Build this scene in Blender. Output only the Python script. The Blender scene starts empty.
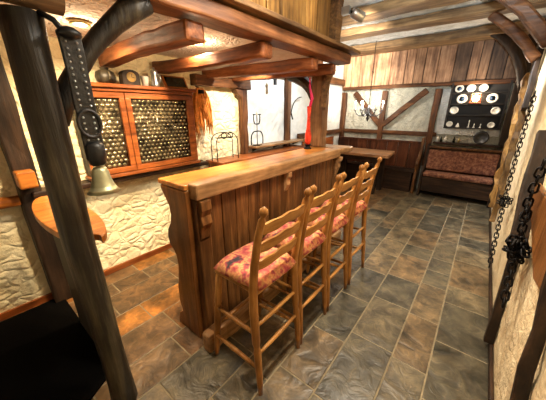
import bpy, bmesh, math, random
from mathutils import Vector, Matrix
random.seed(7)
S = bpy.context.scene
COL = S.collection
PI = math.pi

# ---------------------------------------------------------------- camera
cam_d = bpy.data.cameras.new('camera'); cam = bpy.data.objects.new('camera', cam_d); COL.objects.link(cam)
cam_d.sensor_fit = 'HORIZONTAL'; cam_d.sensor_width = 36.0
cam_d.lens = 257.0/546.0*36.0
cam_d.clip_start = 0.02
cam.location = (0, 0, 1.55)
cam.rotation_euler = (math.radians(90-19.3), 0, math.radians(38.55))
S.camera = cam

# ---------------------------------------------------------------- world, exposure
w = bpy.data.worlds.new('world'); S.world = w; w.use_nodes = True
w.node_tree.nodes['Background'].inputs[0].default_value = (1.0, 0.86, 0.70, 1)
w.node_tree.nodes['Background'].inputs[1].default_value = 0.10
S.view_settings.view_transform = 'Standard'; S.view_settings.look = 'None'
S.view_settings.exposure = 0.0; S.view_settings.gamma = 1.0

def lamp(name, kind, loc, power, color, size=0.05, target=None, spot=100, blend=0.6, parent=None):
    d = bpy.data.lights.new(name, kind); d.energy = power; d.color = color
    if kind == 'AREA': d.shape = 'DISK'; d.size = size
    else: d.shadow_soft_size = size
    if kind == 'SPOT': d.spot_size = math.radians(spot); d.spot_blend = blend
    o = bpy.data.objects.new(name, d); COL.objects.link(o); o.location = loc
    if target is not None:
        v = Vector(target)-Vector(loc)
        o.rotation_euler = v.to_track_quat('-Z', 'Y').to_euler()
    return o
WARM = (1.0, 0.76, 0.48); WARM2 = (1.0, 0.84, 0.62); COOL = (0.90, 0.97, 1.0)
# under the bar canopy: recessed downlights and an added fill
lamp('canopy_glow_near', 'POINT', (-2.06, 0.70, 1.99), 5, WARM, 0.03)
lamp('canopy_glow_mid', 'POINT', (-1.90, 1.44, 1.99), 7, WARM, 0.03)
lamp('canopy_light_near', 'SPOT', (-2.02, 0.70, 2.02), 75, WARM, 0.03, (-2.25, 0.85, 0), 150, 0.5)
lamp('canopy_light_mid', 'SPOT', (-1.90, 1.44, 2.02), 90, WARM, 0.03, (-2.1, 1.5, 0), 150, 0.5)
lamp('canopy_light_far', 'SPOT', (-2.05, 2.24, 2.02), 75, WARM2, 0.03, (-2.4, 2.24, .6), 140, 0.6)
lamp('canopy_fill_side', 'SPOT', (-1.55, 0.70, 2.0), 120, WARM, 0.03, (-2.65, 0.75, .35), 75, 0.9)  # unseen spot added to brighten the wall below the cabinet
# ceiling spots of the room, with unseen fill lamps added among them
lamp('ceiling_spot_bar', 'SPOT', (-0.45, 0.9, 2.60), 120, WARM2, 0.05, (-0.9, 1.5, 0.6), 110, 0.8)
lamp('ceiling_spot_aisle', 'SPOT', (-0.5, 2.95, 2.50), 120, (1, .92, .78), 0.05, (-0.7, 3.7, 0), 90, 0.9)
lamp('ceiling_spot_planks', 'SPOT', (-1.10, 2.95, 2.42), 700, (1, .88, .74), 0.04, (-2.6, 5.9, 2.3), 50, 1.0)
lamp('ceiling_spot_wall', 'SPOT', (-1.45, 3.30, 2.62), 150, COOL, 0.04, (-2.65, 3.15, 1.5), 95, 0.7)
lamp('ceiling_spot_right', 'SPOT', (-0.55, 2.3, 2.60), 210, WARM2, 0.05, (0.34, 1.9, 0.6), 110, 0.7)
lamp('fill_spot_corner', 'SPOT', (-0.25, 3.9, 2.55), 190, (.95, .97, 1), 0.05, (0.34, 4.2, 1.3), 70, 0.7)  # unseen spot added to brighten the far right wall
lamp('fill_spot_loft', 'SPOT', (-0.35, 1.6, 2.55), 36, (1, .92, .74), 0.05, (-1.2, 1.3, 2.3), 120, 0.8)  # unseen spot added to lighten the loft cladding
lamp('ceiling_fill_point', 'POINT', (-0.45, 1.35, 2.30), 34, (1, .93, .82), 0.06)  # unseen point lamp added to lift the beams and ceiling
lamp('ceiling_fill_spot', 'SPOT', (0.05, 1.8, 2.12), 190, (.84, .96, 1), 0.04, (-0.9, 4.6, 2.72), 62, 0.8)  # unseen cool spot, added to whiten the plaster strips overhead
lamp('chandelier_light', 'POINT', (-1.85, 5.30, 1.66), 26, (1, .94, .84), 0.08)
lamp('dresser_light', 'POINT', (-0.22, 5.60, 1.80), 13, (1, .84, .64), 0.03)

# ---------------------------------------------------------------- materials
def lin(c):
    f = lambda v: v/12.92 if v <= .04045 else ((v+.055)/1.055)**2.4
    return tuple(f(x/255.0) for x in c)+(1.0,)

class NT:
    def __init__(s, name):
        s.m = bpy.data.materials.new(name); s.m.use_nodes = True
        s.t = s.m.node_tree; s.b = s.t.nodes['Principled BSDF']
        s.co = s.t.nodes.new('ShaderNodeTexCoord')
    def n(s, typ, **k):
        o = s.t.nodes.new(typ)
        for a, v in k.items(): setattr(o, a, v)
        return o
    def l(s, a, b): s.t.links.new(a, b)
    def mapping(s, scale, rot=(0,0,0)):
        m = s.n('ShaderNodeMapping'); m.inputs['Scale'].default_value = scale; m.inputs['Rotation'].default_value = rot
        s.l(s.co.outputs['Object'], m.inputs[0]); return m.outputs[0]
    def noise(s, vec, scale, detail=4, rough=.6):
        o = s.n('ShaderNodeTexNoise'); o.inputs['Scale'].default_value = scale
        o.inputs['Detail'].default_value = detail; o.inputs['Roughness'].default_value = rough
        s.l(vec, o.inputs['Vector']); return o.outputs['Fac']
    def ramp(s, fac, stops):
        r = s.n('ShaderNodeValToRGB'); e = r.color_ramp.elements
        e[0].position, e[0].color = stops[0]; e[1].position, e[1].color = stops[-1]
        for p, c in stops[1:-1]:
            q = e.new(p); q.color = c
        s.l(fac, r.inputs[0]); return r.outputs[0]
    def mix(s, a, b, fac, mode='MIX'):
        m = s.n('ShaderNodeMix', data_type='RGBA', blend_type=mode)
        for sock, v in ((m.inputs[6], a), (m.inputs[7], b), (m.inputs[0], fac)):
            if hasattr(v, 'links') or isinstance(v, bpy.types.NodeSocket): s.l(v, sock)
            else: sock.default_value = v
        return m.outputs[2]
    def bump(s, h, strength, dist=.02):
        b = s.n('ShaderNodeBump'); b.inputs['Strength'].default_value = strength; b.inputs['Distance'].default_value = dist
        s.l(h, b.inputs['Height']); s.l(b.outputs[0], s.b.inputs['Normal'])
    def base(s, v): s.l(v, s.b.inputs['Base Color'])
    def set(s, **k):
        for a, v in k.items(): s.b.inputs[a.replace('_', ' ')].default_value = v

def wood(name, dark, mid, light, axis='Y', rough=.45, grain=1.0, tintrange=.55, bump=.45, knots=True, spec=.28):
    t = NT(name)
    st = {'X': (1.2, 14, 14), 'Y': (14, 1.2, 14), 'Z': (14, 14, 1.2)}[axis]
    v = t.mapping(tuple(a*grain for a in st))
    f = t.noise(v, 1.6, 6, .65)
    c = t.ramp(f, [(.30, lin(dark)), (.50, lin(mid)), (.70, lin(light))])
    big = t.noise(t.mapping((1, 1, 1)), 3.5, 3, .6)
    g = t.ramp(big, [(.30, (.55, .52, .5, 1)), (.65, (1.2, 1.2, 1.2, 1))])
    c = t.mix(c, g, 1.0, 'MULTIPLY')
    a = t.n('ShaderNodeAttribute', attribute_name='tint')
    tr = t.ramp(a.outputs['Fac'], [(0, (1-tintrange,)*3+(1,)), (1, (1+tintrange, 1+tintrange*.9, 1+tintrange*.8, 1))])
    c = t.mix(c, tr, 1.0, 'MULTIPLY')
    t.base(c); t.set(Roughness=rough); t.b.inputs['Specular IOR Level'].default_value = spec
    t.bump(f, bump, .01)
    return t.m

def plain(name, col, rough=.5, metal=0.0, var=.25, scale=20, bump=0, emit=None, es=0):
    t = NT(name)
    f = t.noise(t.mapping((1, 1, 1)), scale, 3)
    c = lin(col)
    lo = tuple(x*(1-var) for x in c[:3])+(1,); hi = tuple(min(1, x*(1+var)) for x in c[:3])+(1,)
    t.base(t.ramp(f, [(.3, lo), (.7, hi)])); t.set(Roughness=rough, Metallic=metal)
    if rough > .9: t.b.inputs['Specular IOR Level'].default_value = .05
    if bump: t.bump(f, bump, .01)
    if emit:
        t.b.inputs['Emission Color'].default_value = lin(emit); t.b.inputs['Emission Strength'].default_value = es
    return t.m

def stucco(name, dark, light, scale=6, bump=.9, stretch=(1, 1, 1), stone=True):
    t = NT(name)
    v = t.mapping(stretch)
    n1 = t.noise(v, scale, 5, .6)
    vo = t.n('ShaderNodeTexVoronoi', feature='DISTANCE_TO_EDGE'); vo.inputs['Scale'].default_value = scale*1.9
    ad = t.n('ShaderNodeVectorMath', operation='ADD')
    nc = t.n('ShaderNodeTexNoise'); nc.inputs['Scale'].default_value = scale*.7; t.l(v, nc.inputs['Vector'])
    sc = t.n('ShaderNodeVectorMath', operation='SCALE'); sc.inputs['Scale'].default_value = .30
    t.l(nc.outputs['Color'], sc.inputs[0]); t.l(v, ad.inputs[0]); t.l(sc.outputs[0], ad.inputs[1])
    t.l(ad.outputs[0], vo.inputs['Vector'])
    fine = t.noise(v, scale*7, 3, .6)
    m = t.n('ShaderNodeMath', operation='MULTIPLY_ADD'); sm = t.ramp(vo.outputs['Distance'], [(0, (0, 0, 0, 1)), (.16, (.7, .7, .7, 1)), (.30, (1, 1, 1, 1))]); t.l(sm, m.inputs[0]); m.inputs[1].default_value = .30 if stone else .10; t.l(n1, m.inputs[2])
    m2 = t.n('ShaderNodeMath', operation='MULTIPLY_ADD'); t.l(fine, m2.inputs[0]); m2.inputs[1].default_value = .25; t.l(m.outputs[0], m2.inputs[2])
    t.base(t.ramp(n1, [(.30, lin(dark)), (.62, lin(light))]))
    t.set(Roughness=.9); t.b.inputs['Specular IOR Level'].default_value = .15
    t.bump(m2.outputs[0], bump, .04)
    return t.m

M = {}
M['stucco'] = stucco('cream_stucco', (238, 220, 172), (250, 238, 198), 4.8, .9, (1, 1, 1.25))
M['stucco_white'] = stucco('pale_plaster', (224, 226, 220), (240, 241, 236), 9, .5, stone=False)
M['stucco_back'] = stucco('greyish_wall_plaster', (186, 184, 168), (216, 212, 194), 9, .9, stone=True)
M['stucco_right'] = stucco('buff_stucco', (214, 188, 146), (234, 214, 176), 10, .55, stone=False)
M['stucco_ceiling'] = stucco('white_ceiling_plaster', (205, 208, 205), (240, 242, 240), 8, .8)
M['stucco_canopy'] = stucco('canopy_plaster', (226, 205, 186), (240, 226, 212), 9, .9)
M['old_wood'] = wood('rough_grey_brown_wood', (52, 38, 26), (100, 74, 46), (142, 112, 74), 'Y', .6)
M['old_wood_x'] = wood('rough_brown_beam_wood', (70, 54, 38), (124, 100, 70), (164, 138, 100), 'X', .6)
M['red_wood_x'] = wood('reddish_rafter_wood', (70, 38, 20), (120, 70, 38), (158, 102, 62), 'X', .5)
M['red_wood_y'] = wood('reddish_fascia_wood', (66, 40, 24), (112, 72, 44), (150, 104, 68), 'Y', .5)
M['bench_wood'] = wood('reddish_brown_bench_wood', (44, 22, 14), (84, 46, 28), (112, 68, 42), 'Z', .45)
M['post_brown'] = wood('brown_post_wood', (74, 50, 30), (118, 84, 54), (150, 116, 80), 'Z', .5)
M['timber_x'] = wood('brown_stud_wood_across', (50, 30, 16), (92, 58, 32), (124, 84, 50), 'X', .5)
M['timber_z'] = wood('brown_stud_wood', (50, 30, 16), (96, 60, 34), (130, 88, 54), 'Z', .5)
M['timber_y'] = wood('brown_stud_wood_along', (50, 30, 16), (92, 58, 32), (124, 84, 50), 'Y', .5)
M['dark_wood'] = wood('dark_timber', (20, 14, 10), (42, 30, 20), (66, 48, 33), 'Z', .55)
M['dark_wood_y'] = wood('dark_timber_along_wall', (20, 13, 9), (48, 32, 20), (76, 52, 33), 'Y', .5)
M['dark_wood_x'] = wood('dark_timber_across', (20, 13, 9), (48, 32, 20), (76, 52, 33), 'X', .5)
M['post_wood'] = wood('weathered_post_wood', (16, 14, 11), (42, 37, 29), (92, 84, 64), 'Z', .42, .7, bump=.9, spec=.4)
M['plank_z'] = wood('loft_planks', (64, 44, 22), (122, 90, 46), (160, 126, 72), 'Z', .55, tintrange=.6)
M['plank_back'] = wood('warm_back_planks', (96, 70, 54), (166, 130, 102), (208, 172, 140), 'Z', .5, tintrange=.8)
M['bar_wood'] = wood('bar_panel_wood', (46, 28, 14), (96, 62, 32), (138, 96, 54), 'Z', .38, tintrange=.3)
M['bar_end'] = wood('bar_end_wood', (80, 48, 22), (122, 78, 38), (148, 98, 52), 'Z', .35, tintrange=.3)
M['bar_top'] = wood('bar_top_wood', (140, 82, 34), (186, 120, 54), (212, 146, 74), 'Y', .28, tintrange=.3)
M['bar_rail'] = wood('bar_rail_wood', (104, 76, 48), (150, 114, 76), (182, 144, 102), 'Y', .4, tintrange=.3)
M['stool_wood'] = wood('golden_pine', (112, 72, 34), (164, 114, 58), (204, 154, 90), 'Z', .35, tintrange=.3)
M['stool_slat'] = wood('golden_pine_slat', (122, 80, 38), (176, 126, 66), (214, 166, 100), 'Y', .35, tintrange=.3)
M['cab_wood'] = wood('orange_cabinet_wood', (88, 44, 18), (136, 74, 34), (164, 98, 50), 'Y', .35, tintrange=.3)
M['table_wood'] = wood('table_top_wood', (130, 90, 60), (178, 134, 96), (204, 164, 122), 'X', .28, tintrange=.3)
M['orange_wood'] = wood('varnished_orange_wood', (120, 66, 22), (170, 102, 40), (196, 128, 58), 'Y', .35, tintrange=.3)
M['black_iron'] = plain('black_iron', (22, 20, 20), .45, .8, .3, 30)
M['grey_iron'] = plain('grey_iron', (70, 70, 72), .4, .8)
M['steel'] = plain('brushed_steel', (190, 195, 198), .3, .9, .1)
M['black_leather'] = plain('black_leather', (20, 22, 24), .4, 0, .3, 40, .3)
M['brass'] = plain('aged_brass', (190, 170, 120), .35, .85, .3, 14)
M['bell'] = plain('tarnished_bell_metal', (178, 176, 140), .4, .6, .35, 9)
M['ceramic'] = plain('white_ceramic', (222, 220, 212), .25, 0, .06)
M['blue'] = plain('blue_glaze', (70, 100, 140), .3, 0, .2, 60)
M['copper'] = plain('copper', (170, 90, 60), .35, .7, .2)
M['black_sheet'] = plain('matt_black', (7, 6, 5), 1.0, 0, .3, 60, .3)
M['dark_panel'] = plain('dark_stained_board', (24, 18, 14), .6, 0, .3, 6)
M['gold_face'] = plain('yellowed_face', (170, 140, 80), .5)
M['candle'] = plain('candle_wax', (245, 240, 225), .5, 0, .03)
M['bulb'] = plain('glowing_bulb', (255, 240, 220), .4, 0, 0, emit=(255, 236, 205), es=30)
M['warm_bulb'] = plain('warm_glowing_bulb', (255, 220, 180), .4, 0, 0, emit=(255, 214, 160), es=40)
M['puck'] = plain('downlight_glass', (255, 240, 220), .4, 0, 0, emit=(255, 222, 165), es=16)
M['red_glass'] = plain('red_orange_swirl_glass', (226, 60, 40), .12, 0, .5, 22)
M['magenta'] = plain('magenta_ribbon', (214, 30, 96), .5, 0, .2)
M['straw'] = plain('dried_corn_husk', (216, 140, 62), .8, 0, .35, 20)
M['dark_glass'] = plain('dark_bottle_glass', (18, 24, 16), .1, 0, .3)

def mat_cushion():
    t = NT('red_floral_tapestry')
    v = t.mapping((1, 1, 1))
    n = t.noise(v, 9, 3, .6)
    n2 = t.noise(v, 30, 3, .7)
    c = t.ramp(n, [(.32, lin((70, 34, 48))), (.40, lin((168, 66, 72))), (.47, lin((198, 112, 92))), (.52, lin((214, 160, 104))), (.57, lin((172, 72, 76))), (.65, lin((58, 56, 62)))])
    g = t.ramp(n2, [(.35, (.7, .65, .65, 1)), (.6, (1.15, 1.1, 1.05, 1))])
    t.base(t.mix(c, g, 1.0, 'MULTIPLY')); t.set(Roughness=.85); t.bump(n2, .25, .005)
    return t.m
M['cushion'] = mat_cushion()
def mat_redvelvet():
    t = NT('rust_red_upholstery')
    v = t.mapping((1, 1, 1)); n = t.noise(v, 22, 4, .7)
    t.base(t.ramp(n, [(.35, lin((80, 44, 34))), (.5, lin((126, 78, 58))), (.65, lin((160, 116, 86)))])); t.set(Roughness=.85)
    return t.m
M['velvet'] = mat_redvelvet()

def mat_slate():
    t = NT('slate_tiles')
    v = t.mapping((1, 1, 1))
    a = t.n('ShaderNodeAttribute', attribute_name='tint')
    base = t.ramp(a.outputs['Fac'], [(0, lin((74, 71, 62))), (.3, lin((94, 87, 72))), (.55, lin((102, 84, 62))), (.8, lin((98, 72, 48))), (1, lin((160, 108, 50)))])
    off = t.n('ShaderNodeVectorMath', operation='MULTIPLY_ADD')
    cmb = t.n('ShaderNodeCombineXYZ'); t.l(a.outputs['Fac'], cmb.inputs[0]); t.l(a.outputs['Fac'], cmb.inputs[2])
    t.l(cmb.outputs[0], off.inputs[0]); off.inputs[1].default_value = (37, 0, 53); t.l(v, off.inputs[2])
    n = t.noise(off.outputs[0], 4.5, 6, .66)
    n2 = t.noise(off.outputs[0], 1.9, 4, .7)
    nd = t.n('ShaderNodeTexNoise'); nd.inputs['Scale'].default_value = 7; nd.inputs['Detail'].default_value = 7; nd.inputs['Distortion'].default_value = 1.0; t.l(off.outputs[0], nd.inputs['Vector']); n3 = nd.outputs['Fac']
    c = t.mix(base, t.ramp(n, [(.34, (.36, .38, .38, 1)), (.5, (.9, .88, .84, 1)), (.66, (1.7, 1.62, 1.45, 1))]), 1.0, 'MULTIPLY')
    c = t.mix(c, t.ramp(n2, [(.35, (.80, .82, .80, 1)), (.62, (1.16, 1.10, 1.0, 1))]), 1.0, 'MULTIPLY')
    c = t.mix(c, t.ramp(n3, [(.36, (.5, .5, .5, 1)), (.47, (1, 1, 1, 1)), (.50, (1.45, 1.4, 1.3, 1)), (.53, (.95, .95, .95, 1)), (.68, (1.25, 1.2, 1.1, 1))]), .8, 'MULTIPLY')
    t.base(c)
    r = t.ramp(n, [(.3, (.30,)*3+(1,)), (.7, (.52,)*3+(1,))]); t.l(r, t.b.inputs['Roughness'])
    t.bump(n3, .7, .02)
    return t.m
M['slate'] = mat_slate()
M['grout'] = plain('pale_grout', (134, 122, 98), .9, 0, .25, 15)

def mat_roundel():
    t = NT('dark_amber_bottle_glass')
    v = t.mapping((1, 1, 1)); n = t.noise(v, 7, 3, .6)
    t.base(t.ramp(n, [(.35, lin((40, 36, 28))), (.65, lin((150, 140, 112)))])); t.set(Roughness=.12, Metallic=.75)
    return t.m
M['roundel'] = mat_roundel()

# ---------------------------------------------------------------- mesh building
class MB:
    def __init__(s):
        s.bm = bmesh.new(); s.t = s.bm.faces.layers.float.new('tint')
    def _f(s, vs, tint):
        try: f = s.bm.faces.new(vs)
        except ValueError: return
        f[s.t] = tint; return f
    def hexa(s, P, tint=.5):
        v = [s.bm.verts.new(p) for p in P]
        for q in ((0,3,2,1), (4,5,6,7), (0,1,5,4), (1,2,6,5), (2,3,7,6), (3,0,4,7)): s._f([v[i] for i in q], tint)
        return s
    def box(s, x0, x1, y0, y1, z0, z1, tint=.5):
        return s.hexa([(x0,y0,z0), (x1,y0,z0), (x1,y1,z0), (x0,y1,z0), (x0,y0,z1), (x1,y0,z1), (x1,y1,z1), (x0,y1,z1)], tint)
    def beam(s, p0, p1, w, h, up=(0, 0, 1), n=1, wob=0, tint=.5, curve=None, taper=1.0):
        p0, p1 = Vector(p0), Vector(p1); d = (p1-p0).normalized(); u = Vector(up)
        sd = d.cross(u).normalized(); u = sd.cross(d).normalized()
        rings = []
        for i in range(n+1):
            f = i/n; c = p0.lerp(p1, f)
            if curve: c = c+Vector(curve)*math.sin(PI*f)
            k = 1+(taper-1)*f
            j = [random.uniform(-wob, wob) for _ in range(8)]
            if wob: c = c+sd*random.uniform(-wob, wob)+u*random.uniform(-wob, wob)
            rings.append([s.bm.verts.new(c+sd*(a*w*k/2+j[q])+u*(b*h*k/2+j[q+4])) for q, (a, b) in enumerate(((-1,-1), (1,-1), (1,1), (-1,1)))])
        for i in range(n):
            for q in range(4): s._f([rings[i][q], rings[i][(q+1)%4], rings[i+1][(q+1)%4], rings[i+1][q]], tint)
        s._f(rings[0][::-1], tint); s._f(rings[-1], tint)
        return s
    def tube(s, pts, rad, n=10, wob=0, tint=.5, close=False):
        pts = [Vector(p) for p in pts]; m = len(pts)
        if not hasattr(rad, '__len__'): rad = [rad]*m
        rings = []; ref = None
        for i, p in enumerate(pts):
            if close: d = pts[(i+1)%m]-pts[i-1]
            else: d = pts[min(i+1, m-1)]-pts[max(i-1, 0)]
            d.normalize()
            if ref is None: ref = Vector((0, 0, 1)) if abs(d.z) < .8 else Vector((1, 0, 0))
            a = d.cross(ref).normalized(); b = d.cross(a).normalized(); ref = a.cross(d)
            rings.append([s.bm.verts.new(p+(a*math.cos(2*PI*k/n)+b*math.sin(2*PI*k/n))*(rad[i]+random.uniform(-wob, wob))) for k in range(n)])
        R = m if close else m-1
        for i in range(R):
            A, B = rings[i], rings[(i+1)%m]
            for k in range(n): s._f([A[k], A[(k+1)%n], B[(k+1)%n], B[k]], tint)
        if not close: s._f(rings[0][::-1], tint); s._f(rings[-1], tint)
        return s
    def lathe(s, prof, c=(0, 0, 0), n=20, axis=(0, 0, 1), tint=.5):
        c = Vector(c); q = Vector((0, 0, 1)).rotation_difference(Vector(axis).normalized())
        rings = []
        for r, z in prof:
            if r < 1e-5: rings.append([s.bm.verts.new(c+q@Vector((0, 0, z)))])
            else: rings.append([s.bm.verts.new(c+q@Vector((r*math.cos(2*PI*k/n), r*math.sin(2*PI*k/n), z))) for k in range(n)])
        for A, B in zip(rings, rings[1:]):
            for k in range(n):
                if len(A) == 1 and len(B) == 1: continue
                if len(A) == 1: s._f([A[0], B[(k+1)%n], B[k]], tint)
                elif len(B) == 1: s._f([A[k], A[(k+1)%n], B[0]], tint)
                else: s._f([A[k], A[(k+1)%n], B[(k+1)%n], B[k]], tint)
        if len(rings[0]) > 1: s._f(rings[0][::-1], tint)
        if len(rings[-1]) > 1: s._f(rings[-1], tint)
        return s
    def prism(s, poly, axis, a, b, tint=.5):
        # poly: list of 2-D points in the two other axes, in XYZ order
        def P(u, v, w): return {'X': (w, u, v), 'Y': (u, w, v), 'Z': (u, v, w)}[axis]
        A = [s.bm.verts.new(P(u, v, a)) for u, v in poly]; B = [s.bm.verts.new(P(u, v, b)) for u, v in poly]
        n = len(poly)
        s._f(A[::-1], tint); s._f(B, tint)
        for i in range(n): s._f([A[i], A[(i+1)%n], B[(i+1)%n], B[i]], tint)
        return s
    def build(s, name, mat, parent=None, smooth=False, bevel=0, sub=0, kind=None):
        bmesh.ops.recalc_face_normals(s.bm, faces=s.bm.faces)
        me = bpy.data.meshes.new(name); off = Vector((0, 0, 0))
        r = parent
        while r is not None and r.parent: r = r.parent
        if r is not None: off = r.location.copy()
        for v in s.bm.verts: v.co -= off
        s.bm.to_mesh(me); s.bm.free()
        if smooth: me.polygons.foreach_set('use_smooth', [True]*len(me.polygons))
        me.materials.append(M[mat] if isinstance(mat, str) else mat)
        o = bpy.data.objects.new(name, me); COL.objects.link(o)
        if parent: o.parent = parent
        if bevel:
            m = o.modifiers.new('bevel', 'BEVEL'); m.width = bevel; m.segments = 2; m.limit_method = 'ANGLE'; m.angle_limit = .6
        if sub:
            m = o.modifiers.new('sub', 'SUBSURF'); m.levels = sub; m.render_levels = sub
        if kind: o['kind'] = kind
        return o

def tag(o, label, cat, group=None):
    o['label'] = label; o['category'] = cat
    if group: o['group'] = group
    return o
def thing(name, label, cat, loc=(0, 0, 0), group=None):
    o = bpy.data.objects.new(name, None); COL.objects.link(o); o.location = loc; o.empty_display_size = .05
    return tag(o, label, cat, group)
def struct(o): o['kind'] = 'structure'; return o
def copy_tree(o, parent=None):
    c = o.copy(); COL.objects.link(c); c.parent = parent
    for ch in [x for x in o.children]: copy_tree(ch, c)
    return c

XL, XR, YB, YF, ZC = -2.65, .345, 5.9, -1.2, 2.72
# ---------------------------------------------------------------- floor
def floor():
    xs = [XR, .03, -.175, -.465, -.72, -.91, -1.223, -1.47, -1.75, -1.98, -2.27, -2.46, XL]
    starts = {0: .3, 1: .15, 2: 1.218, 3: 1.155, 4: .75, 5: .95, 6: .657, 7: .35, 8: .67, 9: .4, 10: .8, 11: .5}
    g = .0045
    m = MB(); rnd = random.Random(11)
    for i in range(len(xs)-1):
        x1, x0 = xs[i], xs[i+1]
        y = starts[i]
        while y > YF: y -= .5
        # regular half-metre joints close by, jittered further off
        while y < YB:
            L = .5 if (1.0 < y < 2.0 or i in (6, 8)) else rnd.choice([.28, .42, .5, .56])
            y2 = min(y+L, YB)
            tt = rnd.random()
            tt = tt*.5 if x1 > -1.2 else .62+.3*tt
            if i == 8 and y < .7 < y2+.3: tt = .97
            z = 0
            m.prism([(x0+g, y+g), (x1-g, y+g), (x1-g, y2-g), (x0+g, y2-g)], 'Z', -.02, z, tt)
            y = y2
    o = m.build('floor', 'slate', bevel=.003); struct(o)
    o2 = MB().box(XL-.1, XR+.1, YF, YB+.1, -.06, -.003).build('floor_grout', 'grout'); struct(o2)
floor()

# ---------------------------------------------------------------- walls and ceiling
def rough_wall(name, mat, axis, pos, th, u0, u1, v0, v1, step=.09, amp=.012):
    m = MB(); nu = max(2, int((u1-u0)/step)); nv = max(2, int((v1-v0)/step)); sg = 1 if th > 0 else -1
    rnd = random.Random(hash(name) % 1 + 5)
    G = []
    for i in range(nu+1):
        row = []
        for j in range(nv+1):
            u = u0+(u1-u0)*i/nu; v = v0+(v1-v0)*j/nv
            d = rnd.uniform(0, amp)*(-sg if True else 1)*-1
            d = sg*rnd.uniform(0, amp)
            p = {'X': (pos+d, u, v), 'Y': (u, pos+d, v), 'Z': (u, v, pos+d)}[axis]
            row.append(m.bm.verts.new(p))
        G.append(row)
    for i in range(nu):
        for j in range(nv): m._f([G[i][j], G[i+1][j], G[i+1][j+1], G[i][j+1]], .5)
    # back plate
    a, b = pos+sg*.03, pos+th
    if axis == 'X': m.box(min(a, b), max(a, b), u0, u1, v0, v1)
    elif axis == 'Y': m.box(u0, u1, min(a, b), max(a, b), v0, v1)
    else: m.box(u0, u1, v0, v1, min(a, b), max(a, b))
    return struct(m.build(name, mat, smooth=False))
# thickness goes outwards
rough_wall('wall_left', 'stucco', 'X', XL, -.12, YF, 2.62, 0, ZC, .07, .006)
rough_wall('wall_left', 'stucco_white', 'X', XL, -.12, 2.62, YB, 0, ZC, .07, .010)
rough_wall('wall_right', 'stucco_right', 'X', XR, .12, YF, YB, 0, ZC, .06, .010)
rough_wall('wall_back', 'stucco_back', 'Y', YB, .12, XL, XR, 0, ZC, .07, .010)
rough_wall('ceiling', 'stucco_ceiling', 'Z', ZC, .1, XL, XR, YF, YB, .08, .014)
struct(MB().box(XL-.12, XR+.12, YF-.1, YF, -.02, ZC).build('wall_front', 'stucco_white'))
struct(MB().box(XL, XL+.02, YF, 4.9, 0, .06).build('baseboard_left', 'cab_wood', bevel=.004))
struct(MB().box(XR-.018, XR, YF, 5.6, 0, .05).build('baseboard_right', 'dark_wood_y', bevel=.004))

# ceiling beams across the room
rnd = random.Random(3)
for k, (y0, y1, z0, txt) in enumerate([(5.36, 5.88, 2.60, 'against the planked back wall'), (4.26, 4.54, 2.62, 'second from the planked back wall'),
                           (3.48, 3.76, 2.62, 'third from the planked back wall'), (2.42, 2.68, 2.58, 'crossing above the end of the loft cladding')]):
    m = MB().beam((-2.6 if k < 3 else -1.18, (y0+y1)/2, (z0+ZC)/2-.005), (XR-.02, (y0+y1)/2, (z0+ZC)/2-.005), y1-y0, ZC-z0, n=14, wob=.006)
    tag(m.build('ceiling_beam', 'old_wood_x', bevel=.012), 'rough flat brown ceiling beam, '+txt, 'ceiling beam', None)

# ---------------------------------------------------------------- plank band on the back wall
def plank_wall():
    m = MB(); r = random.Random(5); x = XL+.01; i = 0
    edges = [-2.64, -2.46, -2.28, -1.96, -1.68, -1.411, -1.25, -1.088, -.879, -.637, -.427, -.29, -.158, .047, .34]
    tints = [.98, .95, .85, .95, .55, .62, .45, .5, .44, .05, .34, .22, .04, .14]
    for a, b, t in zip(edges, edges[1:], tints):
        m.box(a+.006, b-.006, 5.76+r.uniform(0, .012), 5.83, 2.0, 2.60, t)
    return struct(m.build('wall_back', 'plank_back', bevel=.004))
plank_wall()
struct(MB().box(XL+.01, XR-.01, 5.832, 5.898, 1.995, 2.6).build('trim_1', 'dark_panel'))
struct(MB().beam((XL+.02, 5.80, 1.985), (XR-.02, 5.80, 1.985), .10, .06, n=10, wob=.004).build('trim_2', 'timber_x', bevel=.01))
struct(MB().beam((XL+.02, 5.86, 1.11), (-.70, 5.86, 1.11), .06, .08, n=10, wob=.004).build('trim_3', 'timber_x', bevel=.01))
# posts of the back wall
for i, x in enumerate((-2.60, -1.735, -.80)):
    struct(MB().beam((x, 5.84, .5), (x, 5.84, 1.915), .10, .09, up=(0, 1, 0), n=8, wob=.005).build('trim_%d' % (4+i), 'timber_z', bevel=.01))
struct(MB().beam((-1.70, 5.83, 1.26), (-.98, 5.83, 1.90), .07, .10, up=(0, 0, 1), n=6, wob=.004).build('trim_7', 'timber_x', bevel=.01))
struct(MB().beam((-1.77, 5.83, 1.26), (-2.36, 5.83, 1.90), .07, .10, up=(0, 0, 1), n=6, wob=.004).build('trim_8', 'timber_x', bevel=.01))
# wall peg
o = MB().lathe([(.028, 0), (.032, .05), (.03, .09), (0, .095)], (-2.02, 5.765, 2.26), 10, (.35, -1, -.05)).build('wall_peg', 'bar_rail')
tag(o, 'short round wooden peg sticking out of the pale back planks', 'peg')

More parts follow.
